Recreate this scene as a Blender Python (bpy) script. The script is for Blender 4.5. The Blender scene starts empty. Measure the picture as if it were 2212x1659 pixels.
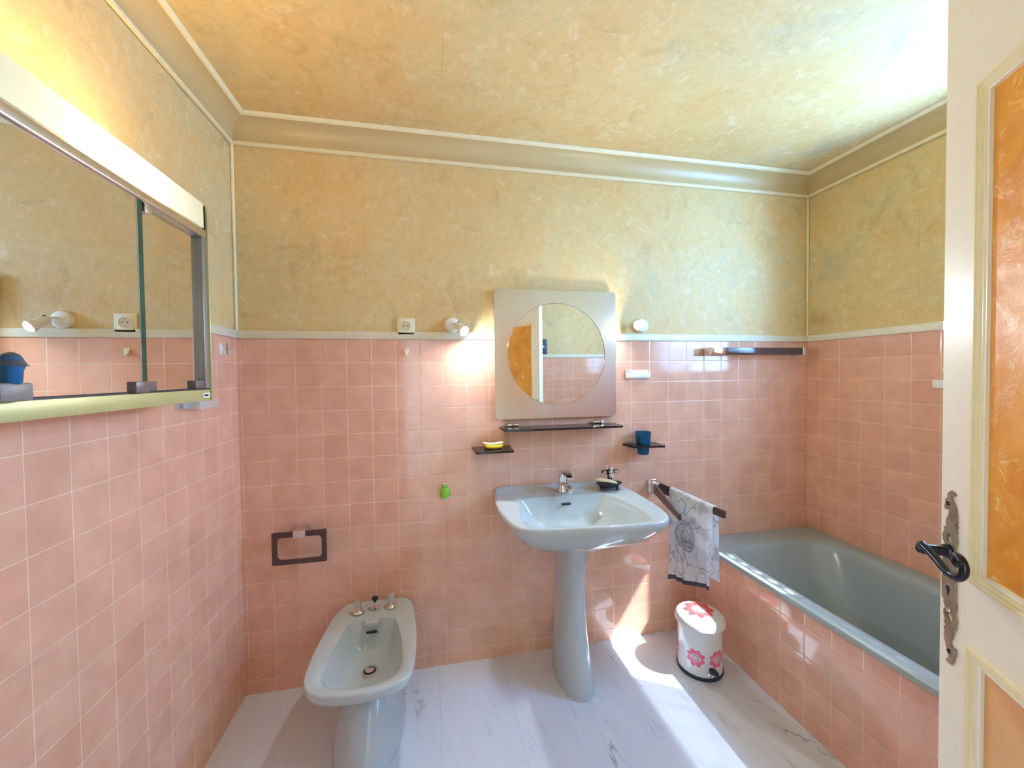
import bpy, bmesh, math, random
from mathutils import Vector, Matrix
random.seed(7)
S = bpy.context.scene
COL = S.collection
# ---------------------------------------------------------------- camera
cam_d = bpy.data.cameras.new('camera'); cam = bpy.data.objects.new('camera', cam_d); COL.objects.link(cam)
cam_d.sensor_fit = 'HORIZONTAL'; cam_d.sensor_width = 36.0
cam_d.lens = 855.87 / 2212 * 36.0
cam_d.clip_start = 0.02
def rodr(w):
    v = Vector(w); return Matrix.Rotation(v.length, 3, v.normalized())
M_ = rodr((0.0216, -0.1999, -0.0137)) @ Matrix(((1, 0, 0), (0, 0, -1), (0, 1, 0)))   # world -> (right, down, forward)
R_ = Matrix((M_[0], -M_[1], -M_[2])).transposed()
cam.matrix_world = Matrix.Translation((0.808, -1.9159, 1.3994)) @ R_.to_4x4()
S.camera = cam
# ---------------------------------------------------------------- look
S.view_settings.view_transform = 'Standard'; S.view_settings.look = 'None'
S.view_settings.gamma = 1.0; S.view_settings.use_curve_mapping = False
S.view_settings.exposure = 0.02
S.cycles.diffuse_bounces = 7; S.cycles.glossy_bounces = 5; S.cycles.max_bounces = 14; S.cycles.transparent_max_bounces = 12
S.cycles.caustics_reflective = False; S.cycles.caustics_refractive = False
S.cycles.sample_clamp_indirect = 6.0
# ---------------------------------------------------------------- daylight
SKY = 62.0; SUN = 22.0
TUBE = 30.0; TUBE_REST = 0.22; BULB = 1700.0; HALL_FILL = 4.0
W = bpy.data.worlds.new('daylight'); S.world = W; W.use_nodes = True
nt = W.node_tree; bg = nt.nodes['Background']
tcw = nt.nodes.new('ShaderNodeTexCoord'); sep = nt.nodes.new('ShaderNodeSeparateXYZ'); rmp = nt.nodes.new('ShaderNodeValToRGB')
nt.links.new(tcw.outputs['Generated'], sep.inputs[0]); nt.links.new(sep.outputs[2], rmp.inputs[0])
rmp.color_ramp.elements[0].color = (0.22, 0.50, 1.0, 1); rmp.color_ramp.elements[1].color = (0.18, 0.46, 1.0, 1)
nt.links.new(rmp.outputs[0], bg.inputs[0]); bg.inputs[1].default_value = SKY
sd = bpy.data.lights.new('sun', 'SUN'); sd.energy = SUN; sd.angle = math.radians(0.6); sd.color = (0.80, 0.90, 1.0)
sun = bpy.data.objects.new('sun', sd); COL.objects.link(sun); sun.location = (6, -3, 5)
sun.rotation_euler = Vector((-0.65, 0.40, -1.0)).to_track_quat('-Z', 'Y').to_euler()
pd = bpy.data.lights.new('window_portal', 'AREA'); pd.shape = 'RECTANGLE'; pd.size = 1.0; pd.size_y = 0.9
pd.cycles.is_portal = True
po = bpy.data.objects.new('window_portal', pd); COL.objects.link(po)
po.location = (3.21, -1.125, 1.845); po.rotation_euler = Vector((-1, 0, 0)).to_track_quat('-Z', 'Y').to_euler()

# ================================================================ helpers
T = 0.108; ZT = 14.56 * T          # tile pitch, top of the tiling
XL, XR, YF, ZC = -0.016, 2.945, -2.03, 2.50

def tag(o, label=None, cat=None, group=None, kind=None):
    if label: o['label'] = label
    if cat: o['category'] = cat
    if group: o['group'] = group
    if kind: o['kind'] = kind
    return o
def wloc(p):
    v = Vector((0, 0, 0))
    while p is not None:
        v += p.location; p = p.parent
    return v
def obj(name, bm, mats, parent=None, smooth=True, ang=35, local=False):
    if parent is not None and not local:
        bmesh.ops.translate(bm, verts=bm.verts, vec=-wloc(parent))
    me = bpy.data.meshes.new(name); bmesh.ops.recalc_face_normals(bm, faces=bm.faces); bm.to_mesh(me); bm.free()
    for m in (mats if isinstance(mats, (list, tuple)) else [mats]): me.materials.append(m)
    if smooth:
        me.shade_smooth(); me.set_sharp_from_angle(angle=math.radians(ang))
    o = bpy.data.objects.new(name, me); COL.objects.link(o); o.parent = parent
    return o
def thing(name, loc, label, cat, group=None, rz=0):
    o = bpy.data.objects.new(name, None); COL.objects.link(o); o.location = loc; o.rotation_euler = (0, 0, rz); o.empty_display_size = .05
    return tag(o, label, cat, group)
def B(): return bmesh.new()
def box(bm, x0, x1, y0, y1, z0, z1, bev=0, seg=2, mi=0):
    vs = [bm.verts.new((x, y, z)) for x in (x0, x1) for y in (y0, y1) for z in (z0, z1)]
    fs = [bm.faces.new([vs[i] for i in f]) for f in ((0, 1, 3, 2), (4, 6, 7, 5), (0, 4, 5, 1), (2, 3, 7, 6), (0, 2, 6, 4), (1, 5, 7, 3))]
    for f in fs: f.material_index = mi
    bmesh.ops.recalc_face_normals(bm, faces=fs)
    if bev:
        es = {e for f in fs for e in f.edges}
        bmesh.ops.bevel(bm, geom=list(es), offset=bev, segments=seg, profile=.5, affect='EDGES')
    return bm
def loft(bm, loops, close=True, cap0=True, cap1=True, mi=0):
    rows = [[bm.verts.new(p) for p in L] for L in loops]
    n = len(rows[0]); out = []
    for a, b in zip(rows, rows[1:]):
        for i in range(n if close else n - 1):
            j = (i + 1) % n
            f = bm.faces.new((a[i], a[j], b[j], b[i])); f.material_index = mi; out.append(f)
    if cap0: f = bm.faces.new(rows[0][::-1]); f.material_index = mi; out.append(f)
    if cap1: f = bm.faces.new(rows[-1]); f.material_index = mi; out.append(f)
    return out
def frame(d):
    d = Vector(d).normalized(); a = Vector((0, 0, 1)) if abs(d.z) < .9 else Vector((1, 0, 0))
    u = d.cross(a).normalized(); return u, d.cross(u).normalized()
def lathe(bm, prof, origin=(0, 0, 0), axis=(0, 0, 1), seg=32, cap0=True, cap1=True, mi=0, sx=1, sy=1):
    o = Vector(origin); d = Vector(axis).normalized()
    if abs(d.z) > .999: u, v = Vector((1, 0, 0)), Vector((0, 1, 0))
    else: u, v = frame(d)
    loops = [[o + d * h + u * (r * sx * math.cos(2 * math.pi * k / seg)) + v * (r * sy * math.sin(2 * math.pi * k / seg)) for k in range(seg)] for r, h in prof]
    return loft(bm, loops, cap0=cap0, cap1=cap1, mi=mi)
def tube(bm, pts, r, seg=10, mi=0, flat=1.0):
    pts = [Vector(p) for p in pts]; n = len(pts); rs = r if isinstance(r, (list, tuple)) else [r] * n
    loops = []; pu = None
    for i, p in enumerate(pts):
        d = (pts[min(i + 1, n - 1)] - pts[max(i - 1, 0)]).normalized()
        if pu is None: u, v = frame(d)
        else:
            u = (pu - d * pu.dot(d)).normalized(); v = d.cross(u)
        pu = u
        loops.append([p + u * (rs[i] * math.cos(2 * math.pi * k / seg)) + v * (rs[i] * flat * math.sin(2 * math.pi * k / seg)) for k in range(seg)])
    loft(bm, loops, mi=mi)
def crom(pts, per=6, closed=False):
    P = [Vector(p) for p in pts]; n = len(P); out = []
    rng = range(n) if closed else range(n - 1)
    for i in rng:
        if closed: a, b, c, d = P[(i - 1) % n], P[i], P[(i + 1) % n], P[(i + 2) % n]
        else: a, b, c, d = P[max(i - 1, 0)], P[i], P[i + 1], P[min(i + 2, n - 1)]
        for k in range(per):
            t = k / per
            out.append(.5 * ((2 * b) + (c - a) * t + (2 * a - 5 * b + 4 * c - d) * t * t + (3 * b - a - 3 * c + d) * t ** 3))
    if not closed: out.append(P[-1])
    return out
def radial(pts, c, N=96, per=10):
    """closed smooth outline -> N points at equal polar angles about c"""
    P = [(p.x, p.y) for p in crom([(x, y, 0) for x, y in pts], per, True)]
    out = []
    for k in range(N):
        a = 2 * math.pi * k / N; dx, dy = math.cos(a), math.sin(a); best = 0
        for i in range(len(P)):
            x1, y1 = P[i][0] - c[0], P[i][1] - c[1]; x2, y2 = P[(i + 1) % len(P)][0] - c[0], P[(i + 1) % len(P)][1] - c[1]
            ex, ey = x2 - x1, y2 - y1; den = dx * ey - dy * ex
            if abs(den) < 1e-12: continue
            t = (x1 * ey - y1 * ex) / den; s = (x1 * dy - y1 * dx) / den
            if t > 0 and -1e-6 <= s <= 1 + 1e-6: best = max(best, t)
        out.append((c[0] + dx * best, c[1] + dy * best))
    return out
def lerp2(A, Bp, t): return [((1 - t) * a[0] + t * b[0], (1 - t) * a[1] + t * b[1]) for a, b in zip(A, Bp)]
def scl(A, c, s, sy=None):
    sy = s if sy is None else sy
    return [(c[0] + (x - c[0]) * s, c[1] + (y - c[1]) * sy) for x, y in A]
def at(A, z): return [(x, y, z) for x, y in A]
def rrect(x0, x1, y0, y1, r, n=6):
    out = []
    for cx, cy, a0 in ((x1 - r, y1 - r, 0), (x0 + r, y1 - r, 90), (x0 + r, y0 + r, 180), (x1 - r, y0 + r, 270)):
        for k in range(n + 1):
            a = math.radians(a0 + 90 * k / n); out.append((cx + r * math.cos(a), cy + r * math.sin(a)))
    return out
def prism(bm, poly, holes, f, d, mi=0):
    """2-D polygon with holes -> solid; f(u, v, w) gives the point at height w, w in 0..d"""
    es = []
    for loop in [poly] + list(holes):
        vs = [bm.verts.new(f(u, v, 0)) for u, v in loop]
        es += [bm.edges.new((vs[i], vs[(i + 1) % len(vs)])) for i in range(len(vs))]
    g = bmesh.ops.triangle_fill(bm, use_beauty=True, use_dissolve=False, edges=es)
    fs = [x for x in g['geom'] if isinstance(x, bmesh.types.BMFace)]
    for x in fs: x.material_index = mi
    e = bmesh.ops.extrude_face_region(bm, geom=fs)
    off = Vector(f(0, 0, d)) - Vector(f(0, 0, 0))
    vs = [x for x in e['geom'] if isinstance(x, bmesh.types.BMVert)]
    bmesh.ops.translate(bm, verts=vs, vec=off)
    for x in e['geom']:
        if isinstance(x, bmesh.types.BMFace): x.material_index = mi
    bmesh.ops.recalc_face_normals(bm, faces=bm.faces)

# ================================================================ materials
def srgb(r, g, b):
    f = lambda c: (c / 255) / 12.92 if c / 255 <= .04045 else ((c / 255 + .055) / 1.055) ** 2.4
    return (f(r), f(g), f(b), 1)
class Mat:
    def __init__(s, name):
        s.m = bpy.data.materials.new(name); s.m.use_nodes = True; s.t = s.m.node_tree; s.p = s.t.nodes['Principled BSDF']; s.o = s.t.nodes['Material Output']
        s.c = s.n('TexCoord').outputs['Object']
    def n(s, kind, **kw):
        x = s.t.nodes.new('ShaderNode' + kind)
        for k, v in kw.items():
            if k in x.inputs: x.inputs[k].default_value = v
            else: setattr(x, k, v)
        return x
    def l(s, a, b): s.t.links.new(a, b)
    def set(s, **kw):
        for k, v in kw.items():
            i = s.p.inputs[k.replace('_', ' ')]
            if hasattr(v, 'links'): s.l(v, i)
            else: i.default_value = v
        return s
    def noise(s, scale, detail=3, rough=.5, vec=None, dist=0):
        x = s.n('TexNoise'); x.inputs['Scale'].default_value = scale; x.inputs['Detail'].default_value = detail
        x.inputs['Roughness'].default_value = rough; x.inputs['Distortion'].default_value = dist
        s.l(vec or s.c, x.inputs['Vector']); return x.outputs['Fac']
    def ramp(s, fac, *stops):
        x = s.n('ValToRGB'); s.l(fac, x.inputs[0]); e = x.color_ramp.elements
        while len(e) < len(stops): e.new(.5)
        for q, (p, c) in zip(e, stops): q.position = p; q.color = c if len(c) == 4 else (*c, 1)
        return x.outputs[0]
    def mix(s, fac, a, b, mode='MIX'):
        x = s.n('MixRGB'); x.blend_type = mode
        for v, i in ((fac, 0), (a, 1), (b, 2)):
            if hasattr(v, 'links'): s.l(v, x.inputs[i])
            else: x.inputs[i].default_value = v
        return x.outputs[0]
    def math(s, op, a, b=0.0, clamp=False):
        x = s.n('Math'); x.operation = op; x.use_clamp = clamp
        for v, i in ((a, 0), (b, 1)):
            if hasattr(v, 'links'): s.l(v, x.inputs[i])
            else: x.inputs[i].default_value = v
        return x.outputs[0]
    def bump(s, h, strength=.2, dist=.002):
        x = s.n('Bump'); x.inputs['Strength'].default_value = strength; x.inputs['Distance'].default_value = dist
        s.l(h, x.inputs['Height']); s.l(x.outputs[0], s.p.inputs['Normal']); return s
    def xyz(s):
        x = s.n('SeparateXYZ'); s.l(s.c, x.inputs[0]); return x.outputs
    def comb(s, a, b, c=0.0):
        x = s.n('CombineXYZ')
        for v, i in ((a, 0), (b, 1), (c, 2)):
            if hasattr(v, 'links'): s.l(v, x.inputs[i])
            else: x.inputs[i].default_value = v
        return x.outputs[0]
    def through(s, amount, tint=(1, 1, 1, 1)):
        """let part of the light pass straight through"""
        t = s.n('BsdfTransparent'); t.inputs[0].default_value = tint; x = s.n('MixShader'); x.inputs[0].default_value = amount
        s.l(s.p.outputs[0], x.inputs[1]); s.l(t.outputs[0], x.inputs[2]); s.l(x.outputs[0], s.o.inputs[0]); return s
def plain(name, col, rough=.4, metal=0, var=.04, scale=14, **kw):
    s = Mat(name); f = s.noise(scale, 3)
    a = tuple(min(1, c * (1 - var)) for c in col[:3]) + (1,); b = tuple(min(1, c * (1 + var)) for c in col[:3]) + (1,)
    s.set(Base_Color=s.ramp(f, (.35, a), (.65, b)), Roughness=rough, Metallic=metal)
    s.set(**kw); return s
PINK1, PINK2 = srgb(228, 174, 146), srgb(223, 166, 138)
def tile_mat(name, axis, off, zoff):
    s = Mat(name); X = s.xyz(); u = s.math('ADD', X[axis], off); v = s.math('ADD', X[2], zoff)
    br = s.n('TexBrick', offset=0.0, squash=1.0); s.l(s.comb(u, v), br.inputs['Vector'])
    for k, w in (('Scale', 1.0), ('Mortar Size', .0016), ('Mortar Smooth', .35), ('Bias', 0.0), ('Brick Width', T), ('Row Height', T)): br.inputs[k].default_value = w
    br.inputs['Color1'].default_value = PINK1; br.inputs['Color2'].default_value = PINK2; br.inputs['Mortar'].default_value = srgb(232, 198, 170)
    mot = s.ramp(s.noise(9, 4, .6), (.3, (.90, .86, .84)), (.7, (1.04, 1.06, 1.05)))
    s.set(Base_Color=s.mix(1.0, br.outputs['Color'], mot, 'MULTIPLY'), Roughness=s.ramp(br.outputs['Fac'], (0, (.075,) * 3), (1, (.6,) * 3)), Specular_IOR_Level=.85)
    br2 = s.n('TexBrick', offset=0.0, squash=1.0); s.l(s.comb(u, v), br2.inputs['Vector'])
    for k, w in (('Scale', 1.0), ('Mortar Size', .004), ('Mortar Smooth', 1.0), ('Brick Width', T), ('Row Height', T)): br2.inputs[k].default_value = w
    h = s.math('ADD', s.math('MULTIPLY', br2.outputs['Fac'], -1.0), s.math('MULTIPLY', s.noise(14, 2), .35))
    s.bump(h, .35, .0012); return s.m
def paper_mat(name, seam_axis=None, seam_off=0.0):
    s = Mat(name)
    c = s.ramp(s.noise(1.9, 6, .66, dist=.5), (.30, srgb(214, 172, 112)), (.44, srgb(216, 182, 122)), (.56, srgb(213, 187, 133)), (.72, srgb(192, 178, 144)))
    pat = s.ramp(s.noise(6.5, 7, .74, dist=1.1), (.54, (1, 1, 1)), (.70, (.80, .81, .80)))
    lite = s.ramp(s.noise(17, 7, .78, dist=.8), (.53, (0, 0, 0)), (.68, (.55, .55, .55)))
    dk = s.ramp(s.noise(34, 5, .8, dist=.5), (.35, (.93, .92, .90)), (.62, (1.03, 1.03, 1.03)))
    c = s.mix(1.0, c, pat, 'MULTIPLY'); c = s.mix(lite, c, srgb(228, 214, 176)); c = s.mix(1.0, c, dk, 'MULTIPLY')
    if seam_axis is not None:
        X = s.xyz(); w = s.math('ABSOLUTE', s.math('SUBTRACT', s.math('FRACT', s.math('DIVIDE', s.math('ADD', X[seam_axis], seam_off), .531)), .5))
        m = s.math('MULTIPLY', s.math('GREATER_THAN', w, .4978), s.ramp(s.noise(5, 2), (.48, (.0,) * 3), (.66, (.45,) * 3)))
        c = s.mix(m, c, srgb(150, 120, 80))
    s.set(Base_Color=c, Roughness=.62); s.bump(s.noise(90, 4, .7), .12, .002); return s.m
M = {}
M['tile_b'] = tile_mat('pink tiles back', 0, 0.0, -ZT)
M['tile_l'] = tile_mat('pink tiles left', 1, -.049, -ZT)
M['tile_r'] = tile_mat('pink tiles right', 1, -.0295, -ZT)
M['tile_f'] = tile_mat('pink tiles front', 0, 0.02, -ZT)
M['tile_s'] = tile_mat('pink tiles bath', 1, -.0045, -.395)
M['paper_b'] = paper_mat('mottled wallpaper back', 0, .0135)
M['paper_s'] = paper_mat('mottled wallpaper side', 1, .0)
M['paper_c'] = paper_mat('mottled wallpaper ceiling', 0, .2)
M['cove'] = plain('cove paint', srgb(196, 170, 120), .35, var=.03, scale=5).m
M['bead'] = plain('bead paint', srgb(232, 220, 180), .4, var=.03, scale=30).m
M['trimw'] = plain('tile trim', srgb(226, 222, 200), .35, var=.03, scale=20).m
M['ceramic'] = plain('blue grey ceramic', srgb(182, 190, 190), .10, var=.012, scale=6, Coat_Weight=.4, Coat_Roughness=.03).m
M['tubc'] = plain('grey bath enamel', srgb(153, 163, 163), .22, var=.012, scale=6).m
M['chrome'] = plain('chrome', (.80, .80, .80), .10, 1.0, var=.02).m
M['chrome_b'] = plain('brushed chrome', (.74, .72, .70), .28, 1.0, var=.03).m
M['brass'] = plain('pale gold anodised rail', srgb(196, 188, 130), .4, .35, var=.03).m
M['white'] = plain('white plastic', srgb(236, 236, 230), .35, var=.01).m
M['cream'] = plain('cream plastic', srgb(238, 228, 196), .4, var=.01).m
M['black'] = plain('black rubber', (.015, .015, .018, 1), .4, var=.2).m
M['navy'] = plain('dark blue rubber', (.012, .022, .05, 1), .4, var=.1).m
M['dark'] = plain('dark plastic', srgb(70, 84, 92), .4, var=.05).m
M['smoke'] = plain('smoked glass', (.022, .014, .013, 1), .06, var=.05).through(.18, (.45, .3, .28, 1)).m
M['brown'] = plain('smoked brown acrylic', srgb(84, 62, 58), .10, var=.04).through(.12, (.6, .42, .38, 1)).m
M['clear'] = plain('clear acrylic', (.75, .82, .84, 1), .05).through(.72, (.96, .98, .98, 1)).m
M['blueglass'] = plain('blue glass', srgb(20, 92, 128), .06, var=.05).through(.42, (.16, .48, .62, 1)).m
M['mirror'] = plain('mirror glass', (.86, .88, .86), .0, 1.0, var=.005).m
M['frost'] = plain('frosted mirror', (.80, .79, .77), .24, 1.0, var=.01, scale=60).m
M['mirror_edge'] = plain('green glass edge', srgb(28, 70, 52), .08, var=.2).m
M['soap'] = plain('cream soap', srgb(240, 224, 178), .5, var=.02).m
M['iron'] = plain('dark iron', (.03, .03, .038, 1), .22, .8, var=.15).m
M['paintw'] = plain('white door paint', srgb(236, 232, 218), .38, var=.012, scale=40).m
M['paintc'] = plain('cream moulding paint', srgb(234, 222, 184), .4, var=.03, scale=40).m
M['gold'] = plain('yellow soap wrap', srgb(240, 200, 20), .35, var=.08, scale=60).m
M['limegreen'] = plain('green rubber', srgb(140, 190, 50), .35, var=.12, scale=80).m
M['petal'] = plain('pink petal print', srgb(232, 96, 132), .3, var=.10, scale=50).m
M['outline'] = plain('petal outline print', srgb(196, 44, 92), .3, var=.05).m
M['enamelw'] = plain('white enamel', srgb(228, 232, 234), .14, var=.01, Coat_Weight=.3).m
s = Mat('escutcheon bronze'); s.set(Base_Color=s.ramp(s.noise(30, 4), (.3, srgb(140, 120, 96)), (.7, srgb(176, 160, 140))), Metallic=.7, Roughness=.38); M['esc'] = s.m
def amber(name, a, b, c, k):
    s = Mat(name); v = s.noise(24, 7, .72, dist=1.0); w = s.noise(7, 5, .66, dist=.8)
    col = s.ramp(w, (.35, a), (.62, b)); f = s.ramp(v, (k, (0, 0, 0)), (k + .12, (1, 1, 1)))
    s.set(Base_Color=s.mix(f, col, c), Roughness=.32); s.bump(v, .5, .004); return s.m
M['amber'] = amber('amber marbled panel', srgb(214, 132, 8), srgb(230, 158, 50), srgb(244, 208, 140), .56)
M['amber_shine'] = amber('amber marbled panel with painted shine', srgb(206, 142, 84), srgb(222, 166, 104), srgb(244, 236, 230), .66)  # paler tone and white patches put a shiny highlight into the colour
# floor: white marbled vinyl
s = Mat('white marbled vinyl'); X = s.xyz()
vec = s.comb(s.math('ADD', s.math('MULTIPLY', X[0], 9.0), s.math('MULTIPLY', X[1], 2.2)), s.math('MULTIPLY', X[1], 2.4), 0.3)
v1 = s.noise(1.0, 3, .5, vec, .6)
vein = s.ramp(s.math('ABSOLUTE', s.math('SUBTRACT', v1, .5)), (.0, (1, 1, 1)), (.020, (0, 0, 0)))
vec2 = s.comb(s.math('MULTIPLY', X[0], 6.0), s.math('MULTIPLY', X[1], 2.6), 4.1)
mask = s.ramp(s.noise(1.0, 3, .6, vec2), (.53, (0, 0, 0)), (.66, (.7, .7, .7)))
vm = s.math('MULTIPLY', vein, mask)
soft = s.ramp(s.noise(1.4, 4, .6, vec), (.45, (0, 0, 0)), (.72, (.16, .16, .16)))
c = s.mix(soft, srgb(220, 227, 240), srgb(188, 194, 208)); c = s.mix(vm, c, srgb(104, 104, 116))
fx = s.math('ABSOLUTE', s.math('SUBTRACT', s.math('FRACT', s.math('DIVIDE', s.math('ADD', X[0], .092), .3048)), .5))
seam = s.math('MULTIPLY', s.math('GREATER_THAN', fx, .4965), .28)
s.set(Base_Color=s.mix(seam, c, srgb(140, 146, 160)), Roughness=.38); M['floor'] = s.m
# towel print (object space: y along the arm, z down)
s = Mat('printed towel'); X = s.xyz()
dy = s.math('ADD', X[1], .265); dz = s.math('SUBTRACT', X[2], .635)
rr = s.math('SQRT', s.math('ADD', s.math('MULTIPLY', dy, dy), s.math('MULTIPLY', dz, dz)))
wob = s.math('MULTIPLY', s.math('SUBTRACT', s.noise(22, 3, .6), .5), .05)
ring = s.math('SINE', s.math('MULTIPLY', s.math('ADD', rr, wob), 260.0))
rose = s.math('MULTIPLY', s.ramp(ring, (.5, (0, 0, 0)), (1, (1, 1, 1))), s.ramp(rr, (.060, (1, 1, 1)), (.075, (0, 0, 0))))
rim = s.ramp(s.math('ABSOLUTE', s.math('SUBTRACT', s.math('ADD', rr, wob), .066)), (0, (1, 1, 1)), (.006, (0, 0, 0)))
stem = s.ramp(s.math('ABSOLUTE', s.math('SUBTRACT', s.noise(9, 2, .5, dist=.6), .5)), (0, (.8,) * 3), (.018, (0, 0, 0)))
leaf = s.ramp(s.noise(13, 2), (.60, (0, 0, 0)), (.64, (.35,) * 3))
fill = s.math('MULTIPLY', s.ramp(rr, (.050, (.75,) * 3), (.072, (0, 0, 0))), s.ramp(s.noise(40, 4), (.3, (.2,) * 3), (.7, (1, 1, 1))))
ink = s.math('MAXIMUM', s.math('MAXIMUM', s.math('MAXIMUM', rose, rim), fill), s.math('MAXIMUM', stem, leaf))
c = s.mix(s.math('MULTIPLY', ink, .75), srgb(244, 244, 244), srgb(88, 90, 100))
s.set(Base_Color=c, Roughness=.85); s.bump(s.noise(300, 2), .2, .001); M['towel'] = s.m
M['hem'] = plain('grey hem', srgb(92, 90, 100), .85, var=.2, scale=90).m
# thin curtain
s = Mat('thin white curtain'); tr = s.n('BsdfTranslucent'); tr.inputs[0].default_value = (.88, .9, .92, 1); mx = s.n('MixShader'); mx.inputs[0].default_value = .78
s.set(Base_Color=s.ramp(s.noise(40), (.3, (.85, .86, .88)), (.7, (.9, .9, .92))), Roughness=.9)
s.l(s.p.outputs[0], mx.inputs[1]); s.l(tr.outputs[0], mx.inputs[2]); th_ = s.n('BsdfTransparent'); m2 = s.n('MixShader'); m2.inputs[0].default_value = .12; s.l(mx.outputs[0], m2.inputs[1]); s.l(th_.outputs[0], m2.inputs[2]); s.l(m2.outputs[0], s.o.inputs[0]); M['curtain'] = s.m
s = Mat('window glass'); g = s.n('BsdfGlossy'); g.inputs['Roughness'].default_value = .0; t_ = s.n('BsdfTransparent'); t_.inputs[0].default_value = (.97, .98, .98, 1)
fr = s.n('LayerWeight'); fr.inputs[0].default_value = .5; mx = s.n('MixShader'); s.l(s.ramp(fr.outputs['Facing'], (.0, (.04,) * 3), (.6, (.07,) * 3), (1, (.9,) * 3)), mx.inputs[0]); s.l(t_.outputs[0], mx.inputs[1]); s.l(g.outputs[0], mx.inputs[2]); s.l(mx.outputs[0], s.o.inputs[0]); M['glass'] = s.m
def glow(name, col, strength):
    s = Mat(name); s.set(Base_Color=(.9, .9, .88, 1), Roughness=.4, Emission_Color=col, Emission_Strength=strength); return s
M['bulb'] = glow('white lamp bulb', (.80, .90, 1.0, 1), BULB).m
M['hall_fill'] = glow('hall fill glow', (1.0, .80, .55, 1), HALL_FILL).m
s = glow('lit diffuser', (1.0, .80, .46, 1), 1.0); s.set(Base_Color=srgb(204, 196, 160)); X = s.xyz()
d1 = s.math('ABSOLUTE', s.math('SUBTRACT', X[1], .140))       # the tube stands behind this stretch of the diffuser
pk = s.ramp(d1, (.105, (1, 1, 1)), (.15, (.03,) * 3), (.22, (.008,) * 3), (.36, (.0,) * 3))
s.l(s.math('ADD', s.math('MULTIPLY', pk, TUBE), TUBE_REST), s.p.inputs['Emission Strength']); s.l(s.ramp(d1, (.10, (1, .68, .30)), (.22, (1, .86, .58))), s.p.inputs['Emission Color']); M['diffuser'] = s.m

# ================================================================ the room
def struct(name, bm, mats, parent=None, smooth=False):
    o = obj(name, bm, mats, parent, smooth=smooth)
    if parent is None: o['kind'] = 'structure'
    return o
bm = B(); box(bm, XL - .12, XR + .25, YF - .12, .12, -.08, 0); struct('floor', bm, M['floor'])
bm = B(); box(bm, XL - .12, XR + .25, YF - .12, .12, ZC, ZC + .1); struct('ceiling', bm, M['paper_c'])
bm = B(); box(bm, XL, XR, 0, .12, 0, ZT, mi=0); box(bm, XL, XR, .003, .12, ZT, ZC, mi=1); struct('wall_back', bm, [M['tile_b'], M['paper_b']])
bm = B(); box(bm, XL - .12, XL, YF - .12, .12, 0, ZT, mi=0); box(bm, XL - .12, XL - .003, YF - .12, .12, ZT, ZC, mi=1); struct('wall_left', bm, [M['tile_l'], M['paper_s']])
WY0, WY1, WZ0, WZ1, WX = -1.62, -.63, 1.405, 2.29, XR + .25
bm = B()
box(bm, XR, WX, YF - .12, .12, 0, WZ0, mi=0)
box(bm, XR, WX, YF - .12, WY0, WZ0, ZT, mi=0); box(bm, XR, WX, WY1, .12, WZ0, ZT, mi=0)
box(bm, XR + .003, WX, YF - .12, WY0, ZT, WZ1, mi=1); box(bm, XR + .003, WX, WY1, .12, ZT, WZ1, mi=1)
box(bm, XR + .003, WX, YF - .12, .12, WZ1, ZC, mi=1)
struct('wall_right', bm, [M['tile_r'], M['paper_s']])
DX0, DX1, DZ = .52, 1.33, 2.10
bm = B()
for x0, x1 in ((XL - .12, DX0), (DX1, XR + .1)):
    box(bm, x0, x1, YF - .12, YF, 0, ZT, mi=0); box(bm, x0, x1, YF - .12, YF - .003, ZT, ZC, mi=1)
box(bm, DX0, DX1, YF - .12, YF - .003, DZ, ZC, mi=1)
struct('wall_front', bm, [M['tile_f'], M['paper_b']])
# hall behind the doorway
bm = B(); box(bm, -.9, 2.7, -3.75, -3.65, 0, 2.5); box(bm, -1.0, -.9, -3.75, YF - .12, 0, 2.5); box(bm, 2.7, 2.8, -3.75, YF - .12, 0, 2.5)
struct('wall_hall', bm, plain('hall wall', srgb(232, 220, 196), .7).m)
bm = B(); box(bm, -1.0, 2.8, -3.75, YF - .12, 2.5, 2.6); struct('ceiling_hall', bm, M['bead'])
bm = B(); box(bm, -1.0, 2.8, -3.75, YF - .12, -.08, 0); struct('floor_hall', bm, plain('hall floor', srgb(196, 170, 140), .5).m)
hl = thing('hall_fill_light', (1.0, -2.9, 2.5), 'added fill light on the hall ceiling behind the doorway', 'lamp')  # unseen lamp, added to give the room a warm fill
bm = B(); lathe(bm, [(.09, 0), (.10, -.01), (.10, -.03), (.06, -.035)], (1.0, -2.9, 2.5)); obj('canopy', bm, M['white'], hl)
bm = B(); lathe(bm, [(.10, -.03), (.15, -.05), (.16, -.09), (.12, -.14), (.04, -.165)], (1.0, -2.9, 2.5)); obj('fill_globe', bm, M['hall_fill'], hl)
# door frame
bm = B()
for a, b in ((DX0, DX0 + .03), (DX1 - .02, DX1)): box(bm, a, b, YF - .125, YF + .0, 0, DZ)
box(bm, DX0, DX1, YF - .125, YF, DZ - .02, DZ)
struct('trim_9', bm, M['paintw'])

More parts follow.
